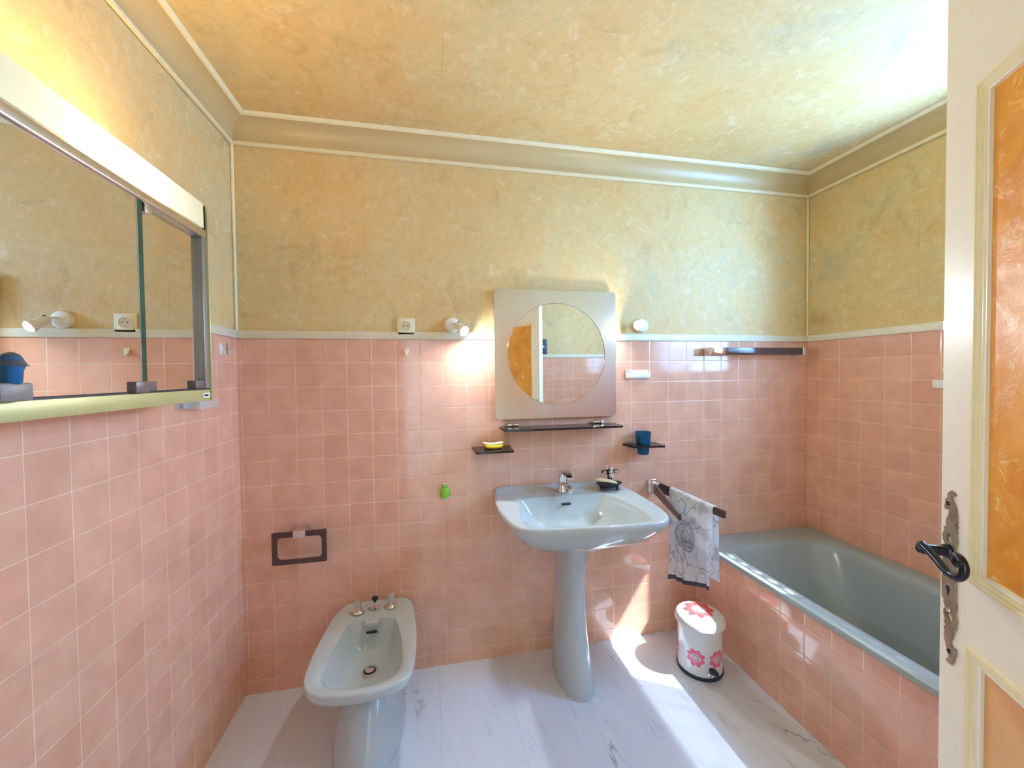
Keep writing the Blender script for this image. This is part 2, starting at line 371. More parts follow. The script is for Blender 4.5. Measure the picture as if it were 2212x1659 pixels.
# cove cornice with its two beads
def cove(name, f):
    prof = [(0, ZC - .105), (.010, ZC - .105), (.012, ZC - .098), (.010, ZC - .090), (.006, ZC - .088)]
    arc = []
    for k in range(9):
        a = math.radians(90 * k / 8); arc.append((.007 + .062 * (1 - math.cos(a)), ZC - .084 + .070 * math.sin(a)))
    top = [(.072, ZC - .013), (.076, ZC - .012), (.080, ZC - .008), (.084, ZC - .001), (0, ZC)]
    P = prof + arc + top
    bm = B(); loops = [[f(d, z, e) for d, z in P] for e in (0, 1)]
    fs = loft(bm, loops, cap0=True, cap1=True)
    n = len(P)
    for i, fc in enumerate(fs[:n]): fc.material_index = 1 if (i < 4 or len(prof) + 8 <= i < n - 1) else 0
    return struct(name, bm, [M['cove'], M['bead']], smooth=True)
g = .0005
cove('trim_1', lambda d, z, e: (XL + (0 + d if e == 0 else (XR - XL) - d), 0 - d, z))
cove('trim_2', lambda d, z, e: (XL + d, (0 - d) if e == 0 else YF + d, z))
cove('trim_3', lambda d, z, e: (XR - d, (0 - d) if e == 0 else YF + d, z))
cove('trim_4', lambda d, z, e: ((XL + d) if e == 0 else XR - d, YF + d, z))
# narrow white strip capping the tiles
z0, z1 = ZT - .002, ZT + .034
bm = B(); box(bm, XL + .010, XR - .010, -.010, .01, z0, z1, .004); struct('trim_5', bm, M['trimw'], smooth=True)
bm = B(); box(bm, XL - .01, XL + .010, YF + .01, 0, z0, z1, .004); struct('trim_6', bm, M['trimw'], smooth=True)
bm = B(); box(bm, XR - .010, XR + .01, WY1, 0, z0, z1, .004); box(bm, XR - .010, XR + .01, YF + .01, WY0, z0, z1, .004); struct('trim_7', bm, M['trimw'], smooth=True)
bm = B(); box(bm, XL, DX0, YF - .01, YF + .010, z0, z1, .004); box(bm, DX1, XR - .01, YF - .01, YF + .010, z0, z1, .004); struct('trim_8', bm, M['trimw'], smooth=True)
# slim painted beads in the two corners of the wallpaper
bm = B(); tube(bm, [(XL + .003, -.003, ZT + .034), (XL + .003, -.003, ZC - .105)], .007, 12); struct('trim_10', bm, M['bead'], smooth=True)
bm = B(); tube(bm, [(XR - .003, -.003, ZT + .034), (XR - .003, -.003, ZC - .105)], .006, 12); struct('trim_11', bm, M['bead'], smooth=True)

# window over the bath
win = bpy.data.objects.new('window_1', None); COL.objects.link(win); win.location = (3.08, -1.125, WZ0); win['kind'] = 'structure'
bm = B(); fx0, fx1 = 3.06, 3.11
box(bm, fx0, fx1, WY0, WY1, WZ1 - .045, WZ1, .004); box(bm, fx0, fx1, WY0, WY1, WZ0, WZ0 + .045, .004)
for y in (WY0, WY1 - .045, ): box(bm, fx0, fx1, y, y + .045, WZ0, WZ1, .004)
obj('window_frame', bm, M['paintw'], win)
bm = B(); box(bm, 3.083, 3.087, WY0 + .04, WY1 - .04, WZ0 + .04, WZ1 - .04); obj('pane', bm, M['glass'], win, smooth=False)
bm = B(); box(bm, 2.93, 3.2, WY0, WY1, WZ0 - .012, WZ0 + .004, .003); obj('window_sill', bm, M['trimw'], win)
bm = B()
n = 120; loops = []
for z in (WZ0 + .012, WZ0 + .10, 1.645):
    loops.append([(2.985 + .012 * math.sin(k * .62) + .004 * math.sin(k * 1.7), WY0 + .02 + (WY1 - WY0 - .04) * k / n, z) for k in range(n + 1)])
loft(bm, loops, close=False, cap0=False, cap1=False)
cu = obj('curtain', bm, M['curtain']); tag(cu, 'thin white half curtain gathered across the lower window', 'curtain')
rod = thing('curtain_rod', (2.985, -1.125, 1.665), 'slim white rod carrying the half curtain in the window', 'curtain rod')
bm = B(); tube(bm, [(2.985, WY0, 1.665), (2.985, WY1, 1.665)], .006, 10); obj('rod', bm, M['white'], rod)
for k in range(9):
    y = WY0 + .06 + k * (WY1 - WY0 - .12) / 8
    bm = B(); tube(bm, [(2.985 + .010 * math.cos(a), y, 1.659 + .014 * math.sin(a)) for a in [j * math.pi / 6 for j in range(13)]], .0012, 6); obj('ring', bm, M['white'], rod)
bm = B(); n = 70; loops = []  # unseen curtain, added to cut the sun off at the patch's near edge
for z in (WZ0 + .012, 1.8, WZ1 - .05):
    loops.append([(2.955 + .016 * math.sin(k * .75) + .005 * math.sin(k * 1.9), WY0 + .02 + .56 * k / n, z) for k in range(n + 1)])
loft(bm, loops, close=False, cap0=False, cap1=False)
sc_ = obj('sun_block_curtain', bm, M['curtain']); tag(sc_, 'long white curtain added to block the sun at the front half of the window', 'curtain')

# ================================================================ bath tub
TY = -1.72; RZ = .495
tub = thing('bathtub', (2.56, -.86, 0), 'grey built-in bathtub behind the pink tiled panel', 'bathtub')
bm = B(); Cx, Cy = 2.57, -.86
N = 144
outer = radial(rrect(2.198, XR - .001, TY, -.001, .012, 3), (Cx, Cy), N, 1)
outer2 = radial(rrect(2.204, XR - .004, TY + .004, -.004, .012, 3), (Cx, Cy), N, 1)
inn = radial(rrect(2.268, 2.868, TY + .11, -.135, .12, 8), (Cx, Cy), N, 1)
in2 = radial(rrect(2.282, 2.856, TY + .125, -.152, .12, 8), (Cx, Cy), N, 1)
in3 = radial(rrect(2.30, 2.842, TY + .145, -.172, .12, 8), (Cx, Cy), N, 1)
mid = radial(rrect(2.335, 2.815, TY + .22, -.27, .13, 8), (Cx, Cy), N, 1)
low = radial(rrect(2.365, 2.785, TY + .30, -.36, .13, 8), (Cx, Cy), N, 1)
bot = radial(rrect(2.40, 2.75, TY + .35, -.42, .12, 8), (Cx, Cy), N, 1)
loft(bm, [at(outer, RZ - .022), at(outer, RZ - .006), at(outer2, RZ), at(lerp2(outer2, inn, .75), RZ - .001), at(inn, RZ - .003), at(in2, RZ - .012), at(in3, RZ - .04), at(mid, .30), at(low, .14), at(lerp2(low, bot, .6), .105), at(bot, .092), at(scl(bot, (Cx, Cy), .5), .085)], cap0=False, cap1=True)
# underside shell so that the bath has thickness
ow = radial(rrect(2.27, XR - .05, TY + .06, -.06, .10, 6), (Cx, Cy), N, 1)
loft(bm, [at(outer, RZ - .022), at(ow, RZ - .0222), at(scl(ow, (Cx, Cy), .90, .95), .06)], cap0=False, cap1=True)
obj('basin', bm, M['tubc'], tub, ang=50)
bm = B(); lathe(bm, [(.03, 0), (.03, .003), (.024, .005), (.01, .004)], (2.57, -1.25, .087)); obj('drain', bm, M['chrome'], tub)
bm = B(); box(bm, 2.22, 2.245, YF, 0, 0, RZ - .0235); struct('wall_bath', bm, M['tile_s'])
bm = B(); box(bm, 2.245, XR, YF, TY - .002, 0, RZ - .023); struct('wall_ledge', bm, M['tile_s'])

# ================================================================ wash basin
bas = thing('washbasin', (1.407, -.28, .66), 'pale blue-grey washbasin on its tall pedestal under the round mirror', 'washbasin')
c0 = (1.41, -.30)
out = [(1.748, -.10), (1.735, -.03), (1.70, -.002), (1.60, -.001), (1.41, -.001), (1.22, -.001), (1.125, -.002), (1.100, -.03), (1.085, -.10), (1.076, -.20), (1.076, -.30), (1.086, -.39), (1.100, -.465), (1.125, -.508), (1.167, -.528), (1.254, -.543), (1.36, -.555), (1.47, -.567), (1.584, -.570), (1.648, -.566), (1.688, -.552), (1.715, -.522), (1.734, -.465), (1.747, -.37), (1.752, -.25)]
OUT = [(x, min(y, -.002)) for x, y in radial(out, c0, 128)]
inner = [(1.19, -.160), (1.172, -.25), (1.150, -.40), (1.154, -.455), (1.19, -.492), (1.29, -.510), (1.406, -.522), (1.56, -.534), (1.625, -.525), (1.658, -.49), (1.664, -.40), (1.645, -.25), (1.615, -.165), (1.57, -.148), (1.41, -.146), (1.25, -.144)]
INN = radial(inner, c0, 128)
BOT = radial([(c0[0] + .13 * math.cos(a), -.33 + .10 * math.sin(a)) for a in [k * math.pi / 8 for k in range(16)]], c0, 128)
def lip(L, z, zl): return [(x, y, z + (zl if y > -.022 else zl * max(0, 1 - (-.022 - y) / .02))) for x, y in L]
zr = .835
PC = (1.415, -.20)
def und(t, z, cut=0):
    L = []
    for (x, y), (bx, by) in zip(OUT, BOT):
        X, Y = x + (bx - x) * t, y + (by + .06 - y) * t
        if y > -.03: Y = min(y, -.001) if t < .9 else Y
        L.append((X, min(Y, -.002), z))
    return L
loops = [und(1.15, .668), und(.95, .672), und(.75, .682), und(.50, .704), und(.28, .738), und(.12, .775), und(.035, .800), und(0, .815),
         lip(OUT, zr - .006, .012), lip(scl(OUT, c0, .990), zr - .0005, .014), lip(scl(OUT, c0, .975), zr, .014), lip(scl(OUT, c0, .955), zr - .001, .012)]
loops += [at(lerp2(scl(OUT, c0, .955), INN, .35), zr - .003), at(lerp2(scl(OUT, c0, .955), INN, .8), zr - .006), at(INN, zr - .008), at(scl(INN, c0, .985), zr - .014),
          at(lerp2(INN, BOT, .13), zr - .035), at(lerp2(INN, BOT, .27), zr - .070), at(lerp2(INN, BOT, .45), zr - .102), at(lerp2(INN, BOT, .70), zr - .124), at(BOT, zr - .134), at(scl(BOT, (1.41, -.33), .25), zr - .140)]
bm = B(); loft(bm, loops); obj('bowl', bm, M['ceramic'], bas, ang=60)
bm = B(); lathe(bm, [(.022, 0), (.022, .003), (.016, .004), (.005, .002)], (1.41, -.33, zr - .1395)); obj('drain', bm, M['chrome'], bas)
bm = B()
ov = [Vector((1.392, -.177, zr - .036)), Vector((1.428, -.177, zr - .036))]
tube(bm, [ov[0] - Vector((.006, 0, 0)), ov[0], ov[1], ov[1] + Vector((.006, 0, 0))], [.003, .006, .006, .003], 12); obj('overflow_slot', bm, M['black'], bas)
# pedestal: flares towards the floor and under the bowl
def ped_loop(cx, hw, y0, y1, z, N=64):
    L = []
    cy = (y0 + y1) / 2; hd = (y1 - y0) / 2
    for k in range(N):
        a = 2 * math.pi * k / N; ca, sa = math.cos(a), math.sin(a); e = 2.9 if sa > 0 else 2.3
        r = (abs(ca) ** e + abs(sa) ** e) ** (-1 / e); L.append((cx + hw * r * ca * (1 - .10 * max(0, -sa * r)), cy + hd * r * sa, z))
    return L
pl = [(1.430, .082, -.350, -.050, 0), (1.430, .082, -.350, -.050, .02), (1.427, .079, -.338, -.055, .07), (1.425, .074, -.320, -.065, .15), (1.424, .066, -.302, -.075, .24), (1.425, .060, -.288, -.085, .34), (1.426, .057, -.284, -.09, .44), (1.427, .059, -.292, -.085, .53), (1.429, .067, -.312, -.075, .62), (1.430, .076, -.335, -.065, .69), (1.430, .079, -.34, -.065, .705)]
bm = B(); loft(bm, [ped_loop(*p) for p in pl]); obj('pedestal', bm, M['ceramic'], bas, ang=60)
bm = B(); tube(bm, [(1.345, -.06, .69), (1.345, -.06, .60), (1.347, -.03, .575), (1.347, -.003, .57)], .008, 10); obj('water_pipe', bm, M['chrome'], bas)

fc = thing('basin_tap', (1.424, -.088, zr - .004), 'chrome single lever mixer tap on the washbasin', 'tap')
bm = B(); fx, fy, fz = 1.424, -.088, zr - .0030
lathe(bm, [(.026, 0), (.026, .004), (.0235, .008), (.0225, .05), (.0230, .072), (.0235, .080), (.020, .089)], (fx, fy, fz), (0, .03, 1), 28); obj('tap_body', bm, M['chrome'], fc)
bm = B()
pth = [(fx, fy - .006, fz + .040), (fx + .002, fy - .045, fz + .046), (fx + .004, fy - .085, fz + .040), (fx + .005, fy - .108, fz + .032)]
tube(bm, crom(pth, 5), [.017] * 6 + [.015] * 5 + [.013] * 5, 16, flat=.75); lathe(bm, [(.010, 0), (.010, .012), (.008, .013)], (fx + .005, fy - .102, fz + .018), (0, 0, 1), 16); obj('spout', bm, M['chrome'], fc)
bm = B()
lv = [[(fx - .019, fy + .018, fz + .088), (fx + .019, fy + .018, fz + .088), (fx + .019, fy + .018, fz + .078), (fx - .019, fy + .018, fz + .078)],
      [(fx - .020, fy - .005, fz + .112), (fx + .020, fy - .005, fz + .112), (fx + .020, fy - .02, fz + .082), (fx - .020, fy - .02, fz + .082)],
      [(fx - .017, fy - .040, fz + .113), (fx + .018, fy - .040, fz + .113), (fx + .018, fy - .042, fz + .100), (fx - .017, fy - .042, fz + .100)],
      [(fx - .013, fy - .100, fz + .088), (fx + .017, fy - .100, fz + .088), (fx + .017, fy - .098, fz + .081), (fx - .013, fy - .098, fz + .081)]]
loft(bm, lv); bmesh.ops.bevel(bm, geom=bm.edges[:], offset=.003, segments=2, affect='EDGES'); obj('lever', bm, M['chrome'], fc)

# ================================================================ bidet
bid = thing('bidet', (.545, -.28, 0), 'pale grey-green ceramic bidet standing against the pink tiled wall', 'bidet')
bc = (.545, -.29)
bo = [(.735, -.40), (.730, -.47), (.715, -.52), (.668, -.552), (.60, -.566), (.545, -.568), (.489, -.564), (.425, -.551), (.385, -.522), (.366, -.485), (.358, -.44), (.355, -.344), (.362, -.23), (.374, -.111), (.396, -.040), (.43, -.004), (.49, -.002), (.60, -.002), (.66, -.004), (.695, -.040), (.716, -.12), (.732, -.26)]
BO = radial(bo, bc, 128)
bi = [(.462, -.146), (.446, -.170), (.434, -.234), (.417, -.361), (.411, -.438), (.417, -.472), (.438, -.498), (.479, -.516), (.545, -.526), (.609, -.521), (.655, -.500), (.680, -.462), (.685, -.394), (.671, -.285), (.645, -.180), (.622, -.149), (.54, -.143)]
BI = radial(bi, bc, 128)
BB = radial([(.50, -.20), (.49, -.30), (.49, -.40), (.52, -.44), (.57, -.44), (.60, -.40), (.605, -.30), (.59, -.20), (.545, -.185)], bc, 128)
bz = .362
def foot(s1, z, w=1.0):
    F = radial([(.680, -.20), (.683, -.28), (.668, -.38), (.640, -.46), (.60, -.51), (.55, -.52), (.50, -.51), (.45, -.46), (.425, -.38), (.412, -.28), (.415, -.20), (.42, -.06), (.44, -.02), (.65, -.02), (.675, -.06)], bc, 128)
    return [(bc[0] + (x - bc[0]) * s1, min(-.002, -.20 + (y + .20) * w), z) for x, y in F]
def ff(t, z):   # between the foot's neck and the rim outline
    Fn = foot(.74, 0, .62)
    return [(a[0] + (b[0] - a[0]) * t, min(-.002, a[1] + (b[1] - a[1]) * t), z) for a, b in zip(Fn, BO)]
loops = [foot(1.0, 0, 1.0), foot(.995, .03, .995), foot(.93, .09, .92), foot(.82, .155, .78), foot(.74, .20, .64), ff(.12, .225), ff(.40, .255), ff(.72, .290), ff(.92, .320), ff(.985, .342),
         at(BO, bz - .008), at(scl(BO, bc, .988), bz), at(scl(BO, bc, .965), bz + .001), at(lerp2(BO, BI, .6), bz - .003), at(BI, bz - .007), at(scl(BI, bc, .98), bz - .014),
         at(lerp2(BI, BB, .30), bz - .055), at(lerp2(BI, BB, .55), bz - .095), at(lerp2(BI, BB, .8), bz - .118), at(BB, bz - .126), at(scl(BB, (.545, -.29), .25), bz - .130)]
bm = B(); loft(bm, loops); obj('bidet_body', bm, M['ceramic'], bid, ang=60)
bm = B(); lathe(bm, [(.030, 0), (.031, .005), (.024, .006)], (.550, -.292, bz - .131), cap1=False); obj('drain_ring', bm, M['chrome_b'], bid)
bm = B(); lathe(bm, [(.0235, 0), (.0235, .002)], (.550, -.292, bz - .128)); lathe(bm, [(.018, .003), (.017, .010), (.007, .012)], (.550, -.290, bz - .128), mi=1); obj('drain_plug', bm, [M['black'], M['chrome']], bid)
bm = B(); tube(bm, [(.518, -.164, bz - .052), (.522, -.164, bz - .052), (.560, -.164, bz - .052), (.564, -.164, bz - .052)], [.002, .005, .005, .002], 10); obj('overflow_slot', bm, M['black'], bid)
bm = B(); box(bm, .510, .572, -.170, -.140, bz - .028, bz - .006, .006); obj('water_ledge', bm, M['ceramic'], bid)
for tx, ty in ((.474, -.088), (.612, -.072)):
    bm = B(); lathe(bm, [(.026, 0), (.026, .004), (.020, .009), (.012, .012)], (tx, ty, bz - .001)); k = obj('tap', bm, M['chrome'], bid)
    bm = B(); lathe(bm, [(.010, 0), (.012, .012), (.0145, .024), (.0175, .040), (.0165, .046), (.010, .048)], (tx, ty, bz + .010), seg=9); o = obj('tap_handle', bm, M['chrome_b'], k, ang=20)
bm = B(); lathe(bm, [(.018, 0), (.018, .003), (.008, .008)], (.544, -.074, bz - .001)); k = obj('pop_up_rod', bm, M['chrome'], bid)
lbm = B(); lathe(lbm, [(.0025, 0), (.0025, .03)], (.544, -.074, bz + .004), seg=10); obj('rod', lbm, M['chrome'], k)
lbm = B(); lathe(lbm, [(.005, 0), (.014, .018), (.014, .022), (.006, .024)], (.543, -.074, bz + .028), seg=16); obj('knob', lbm, M['black'], k)
bm = B(); lathe(bm, [(.006, 0), (.007, .006), (.003, .012)], (.672, -.245, .075), (1, -.15, .2)); obj('fixing_screw', bm, M['chrome'], bid)

# ================================================================ round mirror on the back wall
rm = thing('wall_mirror', (1.417, 0, 1.18), 'square frosted mirror with a clear round centre above the washbasin', 'mirror')
mx0, mx1, mz0, mz1 = 1.108, 1.737, 1.183, 1.816
def cmir(r, n=72): return [(1.423 + r * math.cos(2 * math.pi * k / n), 1.500 + r * math.sin(2 * math.pi * k / n)) for k in range(n)]
bm = B(); prism(bm, rrect(mx0, mx1, mz0, mz1, .022, 6), [cmir(.254)], lambda u, v, w: (u, -.018 - w, v), .006)
obj('frosted_surround', bm, M['frost'], rm, ang=40)
bm = B(); prism(bm, cmir(.2535), [], lambda u, v, w: (u, -.018 - w, v), .003); obj('round_glass', bm, M['mirror'], rm, ang=20)
bm = B(); prism(bm, rrect(mx0 + .04, mx1 - .04, mz0 + .04, mz1 - .04, .01, 3), [], lambda u, v, w: (u, -.0 - w, v), .0178); obj('backing', bm, M['dark'], rm)
bm = B()
ra, rb = cmir(.2545), cmir(.2520)
loft(bm, [[(x, -.0245, z) for x, z in ra], [(x, -.0252, z) for x, z in lerp2(ra, rb, .5)], [(x, -.021, z) for x, z in rb]], cap0=False, cap1=False); obj('bevel_ring', bm, M['chrome'], rm)

def glass_shelf(name, label, x0, x1, d, z, clips, right=None):
    t = thing(name, ((x0 + x1) / 2, 0, z), label, 'shelf')
    bm = B(); prism(bm, [(x0, -.004), (x1, -.004), (x1 - .008, -d + .006), (x1 - .014, -d), (x0 + .012, -d), (x0 + .006, -d + .006)], [], lambda u, v, w: (u, v, z - .010 + w), .010)
    bmesh.ops.bevel(bm, geom=bm.edges[:], offset=.0012, segments=1, affect='EDGES'); obj('glass_plate', bm, M['smoke'], t, ang=30)
    for cx in clips:
        bm = B(); box(bm, cx - .028, cx + .028, -.026, -.001, z + .0005, z + .014, .003); box(bm, cx - .028, cx + .028, -.026, -.001, z - .022, z - .0105, .003); obj('clip', bm, M['chrome'], t)
    return t
glass_shelf('glass_shelf', 'long smoked glass shelf on two chrome clips under the round mirror', 1.128, 1.733, .130, 1.146, (1.195, 1.64))
ss = glass_shelf('soap_shelf', 'small smoked glass shelf with yellow soap left of the basin', .991, 1.181, .150, 1.054, ())
bm = B(); lathe(bm, [(.016, 0), (.016, .012), (.012, .014)], (1.085, -.004, 1.050), (0, -1, 0)); obj('wall_fixing', bm, M['chrome'], ss)
ts = thing('tumbler_shelf', (1.875, 0, 1.034), 'small smoked glass shelf holding the blue tumbler', 'shelf')
bm = B(); prism(bm, [(1.782, -.004), (1.970, -.004), (1.962, -.110), (1.955, -.116), (1.800, -.096), (1.795, -.090)], [[(1.868 + .034 * math.cos(a), -.060 + .034 * math.sin(a)) for a in [k * math.pi / 12 for k in range(24)]]], lambda u, v, w: (u, v, 1.024 + w), .010); obj('glass_plate', bm, M['smoke'], ts, ang=30)
bm = B(); lathe(bm, [(.014, 0), (.014, .016), (.010, .018)], (1.815, -.003, 1.047), (0, -1, 0)); obj('wall_fixing', bm, M['clear'], ts)
tb = thing('tumbler', (1.868, -.060, .983), 'translucent blue tumbler standing in the smoked glass shelf', 'tumbler')
bm = B(); lathe(bm, [(.020, 0), (.0265, .002), (.0290, .012), (.0300, .035), (.0335, .052), (.0345, .055), (.0355, .062), (.0405, .117), (.0392, .1175), (.0330, .062), (.0275, .030), (.026, .010), (.004, .008)], (1.868, -.060, .983), seg=40); obj('glass', bm, M['blueglass'], tb)
# yellow soap
sp = thing('wrapped_soap', (1.088, -.075, 1.055), 'curved yellow and cream soap on the small smoked shelf', 'soap')
def arcbar(bm, x0, x1, y0, y1, z, h, sag, bev=.004, n=12):
    loops = []
    for k in range(n + 1):
        t = k / n; x = x0 + (x1 - x0) * t; s_ = sag * (2 * t - 1) ** 2; e = 1 if 0 < k < n else .8
        yc, hy = (y0 + y1) / 2, (y1 - y0) / 2 * e
        loops.append([(x, yc + hy * cy, z + s_ + h / 2 + h / 2 * cz * e) for cy, cz in ((1, -.6), (1, .6), (.8, 1), (-.8, 1), (-1, .6), (-1, -.6), (-.8, -1), (.8, -1))])
    loft(bm, loops)
bm = B(); arcbar(bm, 1.048, 1.130, -.098, -.056, 1.0555, .016, .006); obj('soap_core', bm, M['gold'], sp, ang=60)
bm = B(); arcbar(bm, 1.040, 1.132, -.094, -.052, 1.0725, .006, .007); obj('soap_top', bm, M['soap'], sp, ang=60)
bm = B(); box(bm, 1.045, 1.13, -.095, -.055, 1.0545, 1.0565, .0008); obj('soap_mat', bm, M['black'], sp)

# ================================================================ spot lamps
def spot(label, c, head, aim):
    t = thing('wall_spotlight', c, label, 'lamp', 'small white wall spotlights beside the round mirror')
    c = Vector(c); head = Vector(head); aim = Vector(aim).normalized()
    bm = B(); lathe(bm, [(.036, 0), (.036, .010), (.033, .020), (.024, .024), (.008, .025)], c, (0, -1, 0), 40); obj('wall_plate', bm, M['white'], t)
    st = head - aim * .062
    bm = B(); tube(bm, [c + Vector((0, -.02, .004)), (c + st) / 2 + Vector((0, -.02, .004)), st + aim * .01], .006, 10); obj('arm', bm, M['white'], t)
    bm = B(); lathe(bm, [(.010, 0), (.0165, .003), (.0175, .006), (.0175, .044), (.0225, .050), (.0235, .064), (.0215, .064), (.018, .052)], st, aim, 32, cap1=False); hd = obj('lamp_head', bm, M['white'], t)
    u, v = frame(aim); bm = B(); lathe(bm, [(.0045, 0), (.0045, .003), (.003, .004)], st + aim * .010 + Vector((0, -.006, .0155)), (0, -.3, 1), 14); obj('screw', bm, M['iron'], hd)
    bm = B(); lathe(bm, [(.0185, .052), (.0195, .062), (.015, .071), (.006, .075)], st, aim, 28); obj('bulb', bm, M['bulb'], hd)
spot('small white spotlight left of the round mirror, beside the power socket', (.908, .001, 1.640), (.958, -.080, 1.604), (.45, -.70, -.55))
spot('small white spotlight right of the round mirror, above the white plate', (1.892, .001, 1.650), (1.828, -.090, 1.642), (-.55, -.83, -.08))

# ================================================================ small things on the back wall
sk_ = thing('power_socket', (.695, 0, 1.63), 'square cream power socket on the wallpaper above the tiles', 'socket')
bm = B(); box(bm, .655, .735, -.010, .003, 1.590, 1.670, .004, 3); obj('cover_plate', bm, M['cream'], sk_)
bm = B(); box(bm, .665, .725, -.0125, -.009, 1.601, 1.661, .003, 2); obj('inner_frame', bm, M['cream'], sk_)
bm = B(); lathe(bm, [(.0225, 0), (.0225, .0015), (.0200, .0015), (.0185, -.003)], (.694, -.0125, 1.632), (0, -1, 0), 36, cap0=False, cap1=False); lathe(bm, [(.0190, -.0002), (.0190, .0001)], (.694, -.0125, 1.632), (0, -1, 0), 36); obj('recess', bm, plain('socket recess', srgb(214, 196, 158), .5).m, sk_)
bm = B()
for dx, dz in ((-.0095, 0), (.0095, 0)): lathe(bm, [(.0027, 0), (.0027, .0006)], (.694 + dx, -.0127, 1.632 + dz), (0, -1, 0), 14)
obj('contact_holes', bm, M['black'], sk_)
bm = B(); lathe(bm, [(.0024, 0), (.0024, .006)], (.694, -.0127, 1.643), (0, -1, 0), 14); lathe(bm, [(.0022, 0), (.0022, .002)], (.694, -.0127, 1.619), (0, -1, 0), 14); obj('earth_pin', bm, M['chrome_b'], sk_)
bm = B(); loft(bm, [[(.683, -.001, 1.527), (.707, -.001, 1.527), (.701, -.001, 1.497), (.690, -.001, 1.497)], [(.683, -.006, 1.526), (.707, -.006, 1.526), (.701, -.010, 1.500), (.690, -.010, 1.500)], [(.689, -.012, 1.502), (.702, -.012, 1.502), (.701, -.016, 1.497), (.691, -.016, 1.497)]])
bmesh.ops.bevel(bm, geom=bm.edges[:], offset=.001, segments=1, affect='EDGES')
o = obj('adhesive_hook', bm, M['cream']); tag(o, 'small cream adhesive hook on a tile below the power socket', 'hook')
# frog
fg = thing('frog_hook', (.862, 0, .845), 'small green frog-shaped hook stuck on the pink tiles', 'hook')
bm = B(); lathe(bm, [(.002, -.034), (.012, -.030), (.0175, -.018), (.020, -.002), (.017, .014), (.011, .022), (.003, .026)], (.862, -.012, .846), (0, 0, 1), 20, sy=.55); obj('body', bm, M['limegreen'], fg)
bm = B(); lathe(bm, [(.002, -.012), (.011, -.008), (.0135, 0), (.011, .008), (.002, .012)], (.863, -.016, .877), (0, 0, 1), 18, sy=.7); hd = obj('head', bm, M['limegreen'], fg)
for dx in (-.007, .007):
    bm = B(); lathe(bm, [(.001, -.005), (.0045, -.002), (.0045, .002), (.001, .005)], (.863 + dx, -.022, .887), (0, -1, 0), 12); lathe(bm, [(.0022, 0), (.0015, .001)], (.863 + dx, -.0268, .887), (0, -1, 0), 10, mi=1); obj('eye', bm, [M['white'], M['black']], hd)
for sx in (-1, 1):
    bm = B(); tube(bm, crom([(.862 + sx * .015, -.012, .858), (.862 + sx * .024, -.012, .850), (.862 + sx * .020, -.013, .838), (.862 + sx * .026, -.013, .832)], 4), .003, 8); obj('leg', bm, M['limegreen'], fg)
    bm = B(); tube(bm, crom([(.862 + sx * .012, -.012, .838), (.862 + sx * .022, -.012, .832), (.862 + sx * .016, -.012, .822)], 4), .0035, 8); obj('leg', bm, M['limegreen'], fg)
bm = B(); lathe(bm, [(.002, -.020), (.010, -.015), (.0150, -.004), (.0155, .008), (.010, .012)], (.862, -.008, .822), (0, 0, 1), 18, sy=.45); obj('foot_pad', bm, M['soap'], fg)
# white plate with two screws
wp = thing('label_plate', (1.87, 0, 1.396), 'small white rectangular plate with two screws right of the mirror', 'plate')
bm = B(); box(bm, 1.798, 1.940, -.012, 0, 1.374, 1.418, .002); obj('plate', bm, M['white'], wp)
bm = B(); box(bm, 1.812, 1.930, -.0145, -.011, 1.379, 1.405, .0015); obj('raised_panel', bm, M['white'], wp)
for x in (1.812, 1.928):
    bm = B(); lathe(bm, [(.0035, 0), (.003, .002)], (x, -.012, 1.411), (0, -1, 0), 12); obj('screw', bm, M['iron'], wp)
# ring holder low on the left
rg = thing('towel_ring', (.235, 0, .72), 'rectangular smoked brown towel ring hanging left of the bidet', 'towel ring')
bm = B(); prism(bm, rrect(.122, .342, .588, .729, .004, 2), [rrect(.142, .322, .608, .706, .018, 5)[::-1]], lambda u, v, w: (u, -.046 - w, v), .010); obj('ring', bm, M['brown'], rg, ang=30)
bm = B(); box(bm, .208, .258, -.064, -.001, .702, .734, .003); obj('clip', bm, M['chrome_b'], rg)
# rail high on the right
rl = thing('towel_rail', (2.60, 0, 1.513), 'horizontal smoked brown towel rail high in the right corner', 'towel rail')
bm = B(); box(bm, 2.256, 2.280, -.072, -.001, 1.492, 1.534, .003); obj('bracket', bm, M['chrome'], rl)
bm = B(); box(bm, 2.262, 2.345, -.074, -.052, 1.495, 1.531, .002); obj('sleeve', bm, M['chrome'], rl)
bm = B(); box(bm, 2.335, 2.842, -.072, -.054, 1.494, 1.532, .002); obj('bar', bm, M['brown'], rl)
bm = B(); box(bm, 2.836, 2.860, -.074, -.001, 1.492, 1.534, .003); obj('bracket', bm, M['chrome_b'], rl)
# clear hook above, right wall plate
bm = B(); box(bm, XR - .016, XR, -.68, -.597, 1.322, 1.357, .003); o = obj('wall_plate', bm, M['white']); tag(o, 'small white plastic plate on the right wall beside the door edge', 'plate')

